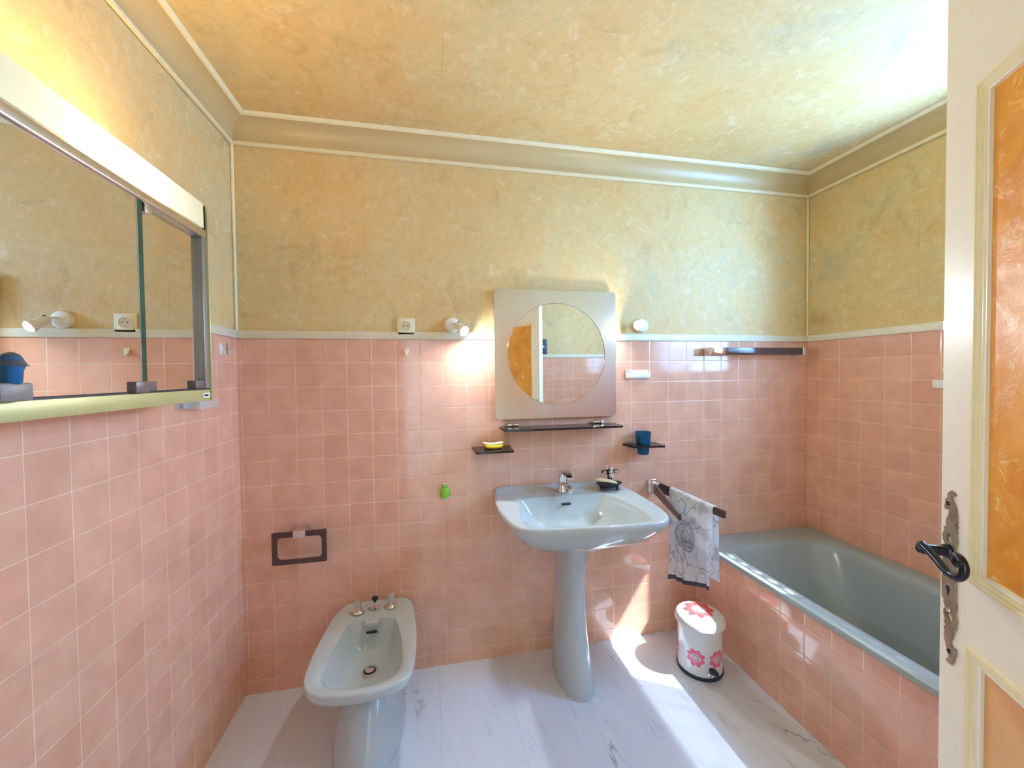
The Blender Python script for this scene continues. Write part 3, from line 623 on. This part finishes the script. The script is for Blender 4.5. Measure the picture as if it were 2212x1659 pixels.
# ================================================================ swing-arm towel holder and towel
th = thing('towel_holder', (1.95, 0, .80), 'chrome towel holder with two smoked brown swing arms', 'towel holder')
bm = B(); box(bm, 1.924, 1.974, -.016, -.001, .766, .838, .005, 3); obj('wall_mount', bm, M['chrome'], th)
bm = B(); box(bm, 1.930, 1.968, -.060, -.014, .776, .826, .004, 2); obj('pivot_block', bm, M['chrome'], th)
def arm(a, b, ha, hb, th_, parent, name='arm'):
    a, b = Vector(a), Vector(b); d = (b - a).normalized(); s = Vector((-d.y, d.x, 0)).normalized() * th_ / 2
    bm = B(); loft(bm, [[p + s + Vector((0, 0, h / 2)), p - s + Vector((0, 0, h / 2)), p - s - Vector((0, 0, h / 2)), p + s - Vector((0, 0, h / 2))] for p, h in ((a, ha), (b, hb))])
    bmesh.ops.bevel(bm, geom=bm.edges[:], offset=.0018, segments=2, affect='EDGES'); return bm
A0, A1 = (1.934, -.055, .802), (1.800, -.467, .806)
bm = arm(A0, A1, .050, .026, .012, th); obj('arm', bm, M['brown'], th)
C0, C1 = (1.968, -.045, .802), (1.998, -.484, .806)
bm = arm(C0, C1, .050, .030, .014, th); obj('arm', bm, M['brown'], th)
bm = B(); box(bm, 1.926, 1.944, -.075, -.050, .776, .828, .002); obj('arm_sleeve', bm, M['chrome_b'], th)
# towel over the second arm
bm = B(); ny, nz = 48, 60
cols = []
for i in range(ny + 1):
    t = i / ny; y = -.148 - .285 * t; ax = C0[0] + (C1[0] - C0[0]) * ((y - C0[1]) / (C1[1] - C0[1]))
    hh = .025 - .010 * ((-y) / .44); top = .802 + hh + .006
    zb = .370 + .088 * t + .006 * math.sin(t * 9)             # front panel hem
    zk = .470 + .02 * t
    col = []
    nf = 40
    for k in range(nf + 1):
        s_ = k / nf; z = zb + (top - .004 - zb) * s_
        fold = (.006 * math.sin(t * 13 + 1.2) + .004 * math.sin(t * 23 + z * 9)) * (1 - s_) ** .7
        col.append((ax - .0145 - .004 * (1 - s_) - abs(fold) * 1.4, y + .012 * (1 - s_) * math.sin(t * 3.1), z))
    for a in (30, 60, 90, 120, 150): col.append((ax - .0145 * math.cos(math.radians(a)), y, top - .004 + .0065 * math.sin(math.radians(a))))
    for k in range(nf + 1):
        s_ = k / nf; z = top - .004 + (zk - top + .004) * s_
        col.append((ax + .0145 + .004 * s_ + .005 * abs(math.sin(t * 15 + .5)) * s_, y, z))
    cols.append(col)
loft(bm, cols, close=False, cap0=False, cap1=False)
bm.faces.ensure_lookup_table(); nc = len(cols[0])
for i_, f in enumerate(bm.faces):
    if i_ % (nc - 1) < 2: f.material_index = 1
g_ = bmesh.ops.solidify(bm, geom=bm.faces[:], thickness=.0022)
tw = obj('hand_towel', bm, [M['towel'], M['hem']], ang=70); tag(tw, 'white hand towel with grey rose print hanging over the holder arm', 'towel')

# ================================================================ cow soap dish
cd = thing('cow_soap_dish', (1.655, -.115, zr - .004), 'black cow-shaped soap dish on the washbasin deck beside the tap', 'soap dish')
dc = (1.655, -.110); dz = zr - .0012
E_ = lambda rx, ry, z, n=40: [(dc[0] + rx * math.cos(2 * math.pi * k / n), dc[1] + ry * math.sin(2 * math.pi * k / n), z) for k in range(n)]
bm = B(); loft(bm, [E_(.035, .024, dz + .010), E_(.050, .034, dz + .016), E_(.064, .043, dz + .028), E_(.066, .045, dz + .031), E_(.060, .040, dz + .031), E_(.046, .030, dz + .021), E_(.02, .013, dz + .018)]); obj('dish', bm, M['black'], cd, ang=60)
for dx, dy in ((-.032, -.022), (.032, -.022), (-.032, .022), (.032, .022)):
    bm = B(); lathe(bm, [(.008, 0), (.0075, .006), (.008, .014)], (dc[0] + dx, dc[1] + dy, dz), (0, 0, 1), 12); obj('leg', bm, M['black'], cd)
hx, hy, hz = 1.676, -.078, .905
bm = B(); lathe(bm, [(.026, 0), (.022, .008), (.013, .016), (.011, .030)], (hx, hy + .006, hz - .052), (0, -.1, 1), 20); obj('neck', bm, M['black'], cd)
bm = B(); lathe(bm, [(.002, -.026), (.011, -.022), (.015, -.010), (.0175, .004), (.0165, .015), (.010, .022), (.002, .024)], (hx, hy, hz), (0, 0, 1), 24, sy=.85); hd = obj('head', bm, M['black'], cd)
bm = B(); lathe(bm, [(.002, -.016), (.0055, -.010), (.0075, .002), (.0105, .014), (.0125, .020), (.005, .026)], (hx, hy - .0112, hz + .001), (0, .12, 1), 16, sy=.55); obj('white_blaze', bm, M['white'], hd)
bm = B(); lathe(bm, [(.002, -.012), (.012, -.008), (.0165, 0), (.0135, .008), (.003, .0115)], (hx, hy - .013, hz - .014), (0, -.1, 1), 20, sy=.75); mz = obj('muzzle', bm, plain('grey white muzzle', srgb(206, 206, 206), .4).m, hd)
for dx in (-.005, .005):
    bm = B(); lathe(bm, [(.0018, 0), (.001, .001)], (hx + dx, hy - .0252, hz - .012), (0, -1, 0), 10); obj('nostril', bm, M['black'], mz)
for sx in (-1, 1):
    bm = B(); e0 = Vector((hx + sx * .030, hy, hz + .006))
    n = 20; lo = []
    for r, w in ((.2, .003), (1, .004), (1.0, 0), (.72, -.004), (.3, -.003)): lo.append([(e0.x + r * .0165 * math.cos(2 * math.pi * k / n), e0.y + w, e0.z + r * .0085 * math.sin(2 * math.pi * k / n) - sx * 0) for k in range(n)])
    loft(bm, lo); er = obj('ear', bm, M['black'], hd)
    bm = B(); lathe(bm, [(.006, 0), (.0095, .0003), (.0095, .0008)], (e0.x + sx * .001, e0.y - .0045, e0.z), (0, -1, 0), 18, sy=.45 if False else 1, sx=1)
    bmesh.ops.scale(bm, vec=(1, 1, .42), space=Matrix.Translation(-e0), verts=bm.verts); obj('ear_inside', bm, plain('pink ear', srgb(226, 190, 180), .5).m, er)
    bm = B(); lathe(bm, [(.0045, 0), (.0035, .008), (.001, .016)], (hx + sx * .011, hy + .002, hz + .018), (sx * .35, 0, 1), 12); obj('horn', bm, M['soap'], hd)
    bm = B(); lathe(bm, [(.0015, -.0055), (.0042, -.002), (.0042, .002), (.0015, .0055)], (hx + sx * .0080, hy - .0125, hz + .006), (0, 0, 1), 14, sy=.5); lathe(bm, [(.0018, 0), (.001, .001)], (hx + sx * .0078, hy - .0152, hz + .0055), (0, -1, 0), 10, mi=1); obj('eye', bm, [M['white'], M['black']], hd)
bm = B()
lo = []
for k in range(13):
    t = k / 12; x = 1.588 + .098 * t; e = math.sqrt(max(.02, 1 - (2 * t - 1) ** 4)); y = -.100 - .038 * t; z = zr + .0455 - .013 * t + .004 * math.sin(t * 3.1)
    lo.append([(x, y + .021 * e * math.cos(a), z + .0085 * e * math.sin(a)) for a in [j * math.pi / 8 for j in range(16)]])
loft(bm, lo); o = obj('soap_bar', bm, M['soap'], ang=70); tag(o, 'cream bar of soap lying across the black cow dish', 'soap')

# ================================================================ pedal bin
pb = thing('pedal_bin', (2.040, -.268, 0), 'white pedal bin with pink flowers between basin and bath', 'bin')
bx, by, br_ = 2.040, -.268, .098
bm = B(); lathe(bm, [(br_ + .003, 0), (br_ + .004, .004), (br_ + .004, .013), (br_ + .001, .016)], (bx, by, 0), seg=64); obj('rubber_base', bm, M['navy'], pb)
bm = B(); lathe(bm, [(br_, .014), (br_, .236), (br_ - .004, .240)], (bx, by, 0), seg=72)
def flower_wall(a0, zc, R):
    def P(u, v, o): a = a0 + u / br_; return (bx + (br_ + o) * math.cos(a), by + (br_ + o) * math.sin(a), zc + v)
    def poly(pts, o, mi): f = bm.faces.new([bm.verts.new(P(u, v, o)) for u, v in pts]); f.material_index = mi
    flower(poly, R)
def flower(poly, R):
    for k in range(8):
        a = math.pi / 8 + k * math.pi / 4; ca, sa = math.cos(a), math.sin(a)
        def pet(r0, r1, w, o, mi, n=18):
            pts = []
            for j in range(n):
                t = 2 * math.pi * j / n; q = (r0 + r1) / 2 + (r1 - r0) / 2 * math.cos(t); s = w * math.sin(t) * (.62 + .38 * math.cos(t)) if math.cos(t) < 0 else w * math.sin(t)
                pts.append((q * ca - s * sa, q * sa + s * ca))
            poly(pts, o, mi)
        pet(R * .10, R * 1.0, R * .285, .0003, 2); pet(R * .14, R * .96, R * .25, .0005, 1); pet(R * .12, R * .55, R * .055, .0007, 0)
    poly([(R * .13 * math.cos(2 * math.pi * j / 20), R * .13 * math.sin(2 * math.pi * j / 20)) for j in range(20)], .0009, 0)
for k in range(6): flower_wall(math.radians(-137 + k * 57), .098, .041)
o = obj('bin_body', bm, [M['enamelw'], M['petal'], M['outline']], pb)
bm = B(); lathe(bm, [(br_ + .010, .226), (br_ + .014, .230), (br_ + .013, .240), (br_ + .006, .254), (br_ - .004, .262), (br_ - .030, .268), (.03, .2715), (.002, .272)], (bx, by, 0), seg=72)
def lidp(pts, o, mi): f = bm.faces.new([bm.verts.new((bx + u, by + .006 + v, .2722 + o)) for u, v in pts]); f.material_index = mi
flower(lidp, .066)
obj('lid', bm, [M['enamelw'], plain('red petal print', srgb(240, 84, 84), .3).m, plain('orange petal outline', srgb(236, 110, 96), .3).m], pb)
aa = math.radians(-100); pc = Vector((bx + (br_ + .028) * math.cos(aa), by + (br_ + .028) * math.sin(aa), .058))
bm = B(); lathe(bm, [(.020, 0), (.023, .003), (.023, .007), (.018, .009)], pc, (math.cos(aa) * .25, math.sin(aa) * .25, 1), 32, sy=.8); k = obj('pedal', bm, M['navy'], pb)
bm = B(); tube(bm, [pc + Vector((-.016, .0, 0)), pc + Vector((-.020, .010, -.012)), Vector((bx - .012, by - br_ - .001, .024))], .0025, 8); tube(bm, [pc + Vector((math.cos(t) * .0225, math.sin(t) * .0185, .003)) for t in [math.pi + j * math.pi / 10 for j in range(11)]], .0018, 6); obj('pedal_arm', bm, M['chrome'], k)

# ================================================================ mirror cabinet on the left wall
CY0, CY1, CZ0, CZ1, CX = -1.50, -.532, 1.332, 1.925, .142
cb = thing('mirror_cabinet', (XL, -1.0, CZ0), 'wide mirrored bathroom cabinet with a lit strip lamp on top', 'cabinet')
bm = B(); box(bm, XL + .001, .095, CY0 + .01, CY1 - .006, CZ0 + .006, 1.838); obj('cabinet_body', bm, M['cream'], cb)
for y0, y1 in ((CY1 - .006, CY1), (CY0, CY0 + .006)):
    bm = B(); box(bm, XL + .001, CX + .003, y0, y1, CZ0, CZ1 + .002, .0015); obj('side_panel', bm, M['brass'], cb)
bm = B(); box(bm, .088, .142, CY0 + .012, CY1 - .012, CZ0, CZ0 + .034, .0015); rr_ = obj('bottom_rail', bm, M['brass'], cb)
bm = B(); box(bm, .096, .141, CY0 + .012, CY1 - .012, CZ0 + .0335, CZ0 + .038); obj('track', bm, M['black'], rr_)
bm = B(); box(bm, .088, .146, CY0 + .012, CY1 - .012, 1.822, 1.848, .006, 3); obj('top_rail', bm, M['chrome_b'], cb)
bm = B(); box(bm, .098, .140, CY1 - .030, CY1 - .006, CZ0 + .034, 1.822, .001); obj('end_stile', bm, plain('dull aluminium', srgb(156, 150, 140), .35, .5).m, cb)
def pane(y0, y1, x):
    bm = B(); box(bm, x - .005, x, y0, y1, CZ0 + .039, 1.823)
    for f in bm.faces:
        c = f.calc_center_median(); f.material_index = 0 if abs(c.x - x) < 1e-5 else 1
    p = obj('mirror_door', bm, [M['mirror'], M['mirror_edge']], cb, smooth=False); return p
p1 = pane(-1.155, -.828, .1390); p2 = pane(-.865, CY1 - .030, .1255); p3 = pane(CY0 + .012, -1.120, .1255)
for p, yy, x in ((p1, -.840, .139), (p2, -.795, .1275), (p2, CY1 - .052, .1275), (p3, -1.125, .139)):
    bm = B(); box(bm, x - .008, x + .010, yy - .022, yy + .022, CZ0 + .036, CZ0 + .062, .002); obj('finger_pull', bm, plain('brown plastic', srgb(112, 92, 86), .35).m, p)
bm = B(); box(bm, .1385, .1396, -.8295, -.8265, CZ0 + .039, 1.823); obj('polished_edge', bm, M['clear'], p1)
bm = B(); loft(bm, [[(.1385, -.8265, z), (.1370, -.806, z), (.131, -.806, z), (.131, -.8265, z)] for z in (CZ0 + .039, 1.823)]); obj('green_edge', bm, M['mirror_edge'], p1)
bm = B(); box(bm, .120, .140, -.800, -.775, 1.802, 1.823, .002); obj('door_clip', bm, M['chrome_b'], p2)
bm = B(); box(bm, .02, .1445, CY0 + .014, CY1 - .022, 1.850, CZ1, .004, 2); obj('lamp_diffuser', bm, M['diffuser'], cb)
bm = B(); box(bm, .02, .143, CY1 - .020, CY1 - .013, 1.850, CZ1 - .006); obj('lamp_end_gap', bm, M['iron'], cb)
bm = B(); box(bm, XL + .001, .02, CY0 + .012, CY1 - .012, 1.838, CZ1, .001); obj('lamp_back', bm, M['cream'], cb)
# little maker's plate on the rail
bm = B(); box(bm, .142, .1426, -.580, -.545, CZ0 + .010, CZ0 + .024); mp = obj('maker_plate', bm, M['white'], cb)
bm = B(); box(bm, .1426, .1428, -.575, -.553, CZ0 + .0145, CZ0 + .0195); obj('lettering', bm, M['iron'], mp)
# clear holder hanging under the cabinet end
ch = thing('clear_holder', (.02, -.37, 1.30), 'clear acrylic holder under the right end of the mirror cabinet', 'holder')
bm = B(); box(bm, XL + .001, XL + .006, -.430, -.262, 1.300, 1.345, .001); obj('back_plate', bm, M['clear'], ch)
bm = B(); box(bm, XL + .006, .05, -.420, -.290, 1.296, 1.330, .004); obj('cup', bm, M['clear'], ch)
bm = B(); box(bm, XL + .0062, XL + .010, -.402, -.365, 1.300, 1.345, .001); obj('tab', bm, plain('pale blue plastic', srgb(190, 208, 212), .3).m, ch)
# blue figure clipped to the rail at the far left
bf = thing('blue_clip', (.150, -1.13, 1.37), 'small blue plastic clip on the cabinet rail at the left edge', 'clip')
bm = B(); lathe(bm, [(.010, 0), (.012, .004), (.013, .020), (.016, .030), (.013, .042), (.006, .049)], (.152, -1.139, 1.394), (0, 0, 1), 24); obj('body', bm, plain('deep blue plastic', srgb(10, 92, 140), .3).m, bf)
bm = B(); lathe(bm, [(.020, 0), (.017, .003), (.010, .018), (.003, .022)], (.152, -1.139, 1.423), (0, 0, 1), 24); obj('cap', bm, M['dark'], bf)
bm = B(); box(bm, .142, .160, -1.165, -1.112, 1.366, 1.396, .004); obj('base', bm, plain('grey plastic', srgb(132, 122, 116), .4).m, bf)
# hooks on the left wall
for nm, y, zc, m, lb in (('oval_hook', -.139, 1.515, 'white', 'white oval hook on the left wall beside the cabinet'), ('clear_hook', -.080, 1.520, 'clear', 'clear oval hook nearest the corner on the left wall')):
    bm = B(); L = []
    for s1, d in ((1, 0), (1, .004), (.75, .007), (.3, .008)):
        L.append([(XL + d, y + .0085 * s1 * math.cos(a), zc + (.026 * s1) * math.sin(a)) for a in [j * math.pi / 14 for j in range(28)]])
    loft(bm, L)
    h = thing(nm, (XL, y, zc), lb, 'hook'); obj('plate', bm, M[m], h)
    bm = B(); tube(bm, crom([(XL + .006, y, zc + .006), (XL + .010, y, zc - .008), (XL + .016, y, zc - .014), (XL + .018, y, zc - .006)], 4), .003, 8); obj('hook_tip', bm, M[m], h)
# switch on the front wall (seen in the round mirror)
sw = thing('light_switch', (1.925, YF, 1.60), 'dark double light switch on the wallpaper beside the door', 'switch')
bm = B(); box(bm, 1.885, 1.968, YF - .002, YF + .010, 1.605, 1.760, .003); obj('frame', bm, M['dark'], sw)
for z in (1.615, 1.695):
    bm = B(); box(bm, 1.893, 1.960, YF + .010, YF + .014, z, z + .055, .002); obj('rocker', bm, plain('grey rocker', srgb(60, 74, 84), .3).m, sw)
bm = B(); box(bm, 1.915, 1.935, YF + .010, YF + .013, 1.673, 1.692, .001); obj('pilot_window', bm, M['white'], sw)

# ================================================================ the open door
door = bpy.data.objects.new('door_1', None); COL.objects.link(door); door.location = (1.31, -2.03, 0); door.rotation_euler = (0, 0, math.atan2(.857, .516)); door['kind'] = 'structure'
def dobj(name, bm, m, parent=None, **k): return obj(name, bm, m, parent or door, local=True, **k)
DW, DH, DT = .765, 2.08, .040
U = (.097, .668, 1.074, 1.829); Lw = (.097, .673, .14, .922)
bm = B()
for x0, x1, z0_, z1_ in ((0, U[0] - .001, .006, DH), (U[1] + .001, DW, .006, DH), (U[0] - .001, U[1] + .001, U[3] + .001, DH), (U[0] - .001, U[1] + .001, Lw[3] + .001, U[2] - .001), (U[0] - .001, U[1] + .001, .006, Lw[2])):
    box(bm, x0, x1, -DT, 0, z0_, z1_)
dobj('door_leaf', bm, M['paintw'], smooth=False)
def mould(P):
    bm = B(); x0, x1, z0_, z1_ = P; w = .024
    prof = [(0, .000), (.001, .005), (.006, .006), (.008, .003), (.012, .0035), (.014, .001), (.018, .0015), (.020, -.004), (w, -.0045), (w, -.012), (0, -.012)]
    loops = [[(cx + sx * (w - d), h, cz + sz * (w - d)) for d, h in prof] for cx, cz, sx, sz in ((x0, z0_, -1, -1), (x1, z0_, 1, -1), (x1, z1_, 1, 1), (x0, z1_, -1, 1))]
    loops.append(loops[0]); loft(bm, loops, cap0=False, cap1=False); bmesh.ops.remove_doubles(bm, verts=bm.verts, dist=1e-6); return bm
dobj('moulding', mould(U), M['paintc'], ang=20); dobj('moulding', mould(Lw), M['paintc'], ang=20)
bm = B(); box(bm, U[0] - .001, U[1] + .001, -.024, -.0045, U[2] - .001, U[3] + .001); o = dobj('door_panel', bm, M['amber'], smooth=False); o['label'] = 'amber marbled upper panel'
bm = B(); box(bm, Lw[0] - .001, Lw[1] + .001, -.024, -.0045, Lw[2] - .001, Lw[3] + .001); o = dobj('door_panel', bm, M['amber_shine'], smooth=False); o['label'] = 'amber marbled lower panel with its shine painted into the colour'
ESC = [(.7365, 1.1903), (.7277, 1.1879), (.7276, 1.1831), (.7316, 1.182), (.7356, 1.1813), (.7355, 1.1759), (.7314, 1.1704), (.7273, 1.1659), (.7252, 1.1599), (.7257, 1.1511), (.7218, 1.151), (.7236, 1.147), (.7235, 1.1384), (.7254, 1.1339), (.7214, 1.1325), (.7246, 1.1265), (.7225, 1.1206), (.7257, 1.1174), (.723, 1.1127), (.7221, 1.1034), (.7259, 1.0961), (.7236, 1.0432), (.7226, .9959), (.7204, .9961), (.7218, .9908), (.7217, .9875), (.7247, .9825), (.7215, .9754), (.7199, .9697), (.7227, .9602), (.7218, .953), (.7256, .9507), (.7286, .9499), (.727, .9453), (.7314, .9335), (.7344, .927), (.7327, .9202), (.7265, .9198), (.7212, .9211), (.7217, .9096), (.7262, .902), (.7276, .8943), (.7336, .8861), (.7416, .8857), (.7449, .8903), (.7385, .8935), (.737, .8991), (.7395, .9043), (.7437, .9118), (.7471, .9211), (.7497, .9264), (.7483, .9377), (.7509, .9442), (.746, .9483), (.7511, .9545), (.747, .9569), (.7513, .9671), (.7514, .974), (.7467, .9802), (.7517, .9877), (.751, .9916), (.7552, .9963), (.7575, 1.0288), (.7533, 1.0877), (.7498, 1.0931), (.7549, 1.0981), (.7565, 1.1055), (.7551, 1.111), (.751, 1.1166), (.7539, 1.1225), (.7469, 1.1245), (.7478, 1.1327), (.7465, 1.139), (.7418, 1.1466), (.7406, 1.1548), (.7441, 1.1566), (.751, 1.1539), (.7532, 1.1597), (.7505, 1.1635), (.7509, 1.1713), (.7451, 1.176), (.7453, 1.1829)]
H1 = [(.7439, 1.1113), (.7384, 1.1154), (.7369, 1.1072), (.7334, 1.1027), (.7368, 1.0994), (.7436, 1.0996), (.7465, 1.1044)]
H2 = [(.7448, .9697), (.7417, .9738), (.7338, .975), (.729, .9688), (.7304, .9612), (.7358, .9568), (.7399, .9646)]
bm = B(); prism(bm, ESC, [H1, H2], lambda u, v, w: (u, w, v), .003); es = dobj('handle_plate', bm, M['esc'], ang=30)
bm = B(); lathe(bm, [(.0052, 0), (.0052, .0006)], (.7401, .0031, 1.0168), (0, 1, 0), 20); box(bm, .7385, .7417, .0031, .0037, 1.005, 1.014); dobj('keyhole', bm, M['black'], es)
for z, x in ((.979, .7386), (.908, .7356), (1.166, .7422)):
    bm = B(); lathe(bm, [(.004, 0), (.0035, .0015), (.001, .002)], (x, .003, z), (0, 1, 0), 14); dobj('screw', bm, M['chrome_b'] if z < 1 and z > .95 else M['iron'], es)
hp = [(.7130, .048, 1.084), (.7185, .050, 1.090), (.7150, .052, 1.098), (.7090, .052, 1.0975), (.6990, .051, 1.0945), (.6800, .050, 1.0880), (.6630, .050, 1.0815), (.6480, .050, 1.0780), (.6330, .050, 1.0800), (.6220, .050, 1.0890), (.6190, .050, 1.1000), (.6240, .050, 1.1100), (.6350, .049, 1.1130), (.6440, .047, 1.1085), (.6465, .045, 1.1010), (.6410, .044, 1.0965)]
cp = crom(hp, 5); nn = len(cp); rs = [.0035 + .0032 * min(1, i / 10) * (1 - .35 * i / nn) for i in range(nn)]
bm = B(); tube(bm, cp, rs, 12); hd = dobj('door_handle', bm, M['iron'], es, ang=60)
bm = B(); lathe(bm, [(.013, 0), (.012, .006), (.0085, .010), (.0085, .046), (.0075, .052)], (.738, .003, 1.083), (-.35, 1, .12), 20); dobj('spindle', bm, M['iron'], hd)
bm = B(); box(bm, DW, DW + .0015, -.032, -.008, .94, 1.16); dobj('lock_plate', bm, M['chrome_b'], smooth=False)
bm = B(); 
for z in (.25, 1.05, 1.85): lathe(bm, [(.008, 0), (.008, .09)], (-.004, -.006, z), (0, 0, 1), 14)
dobj('hinge', bm, M['chrome_b'])
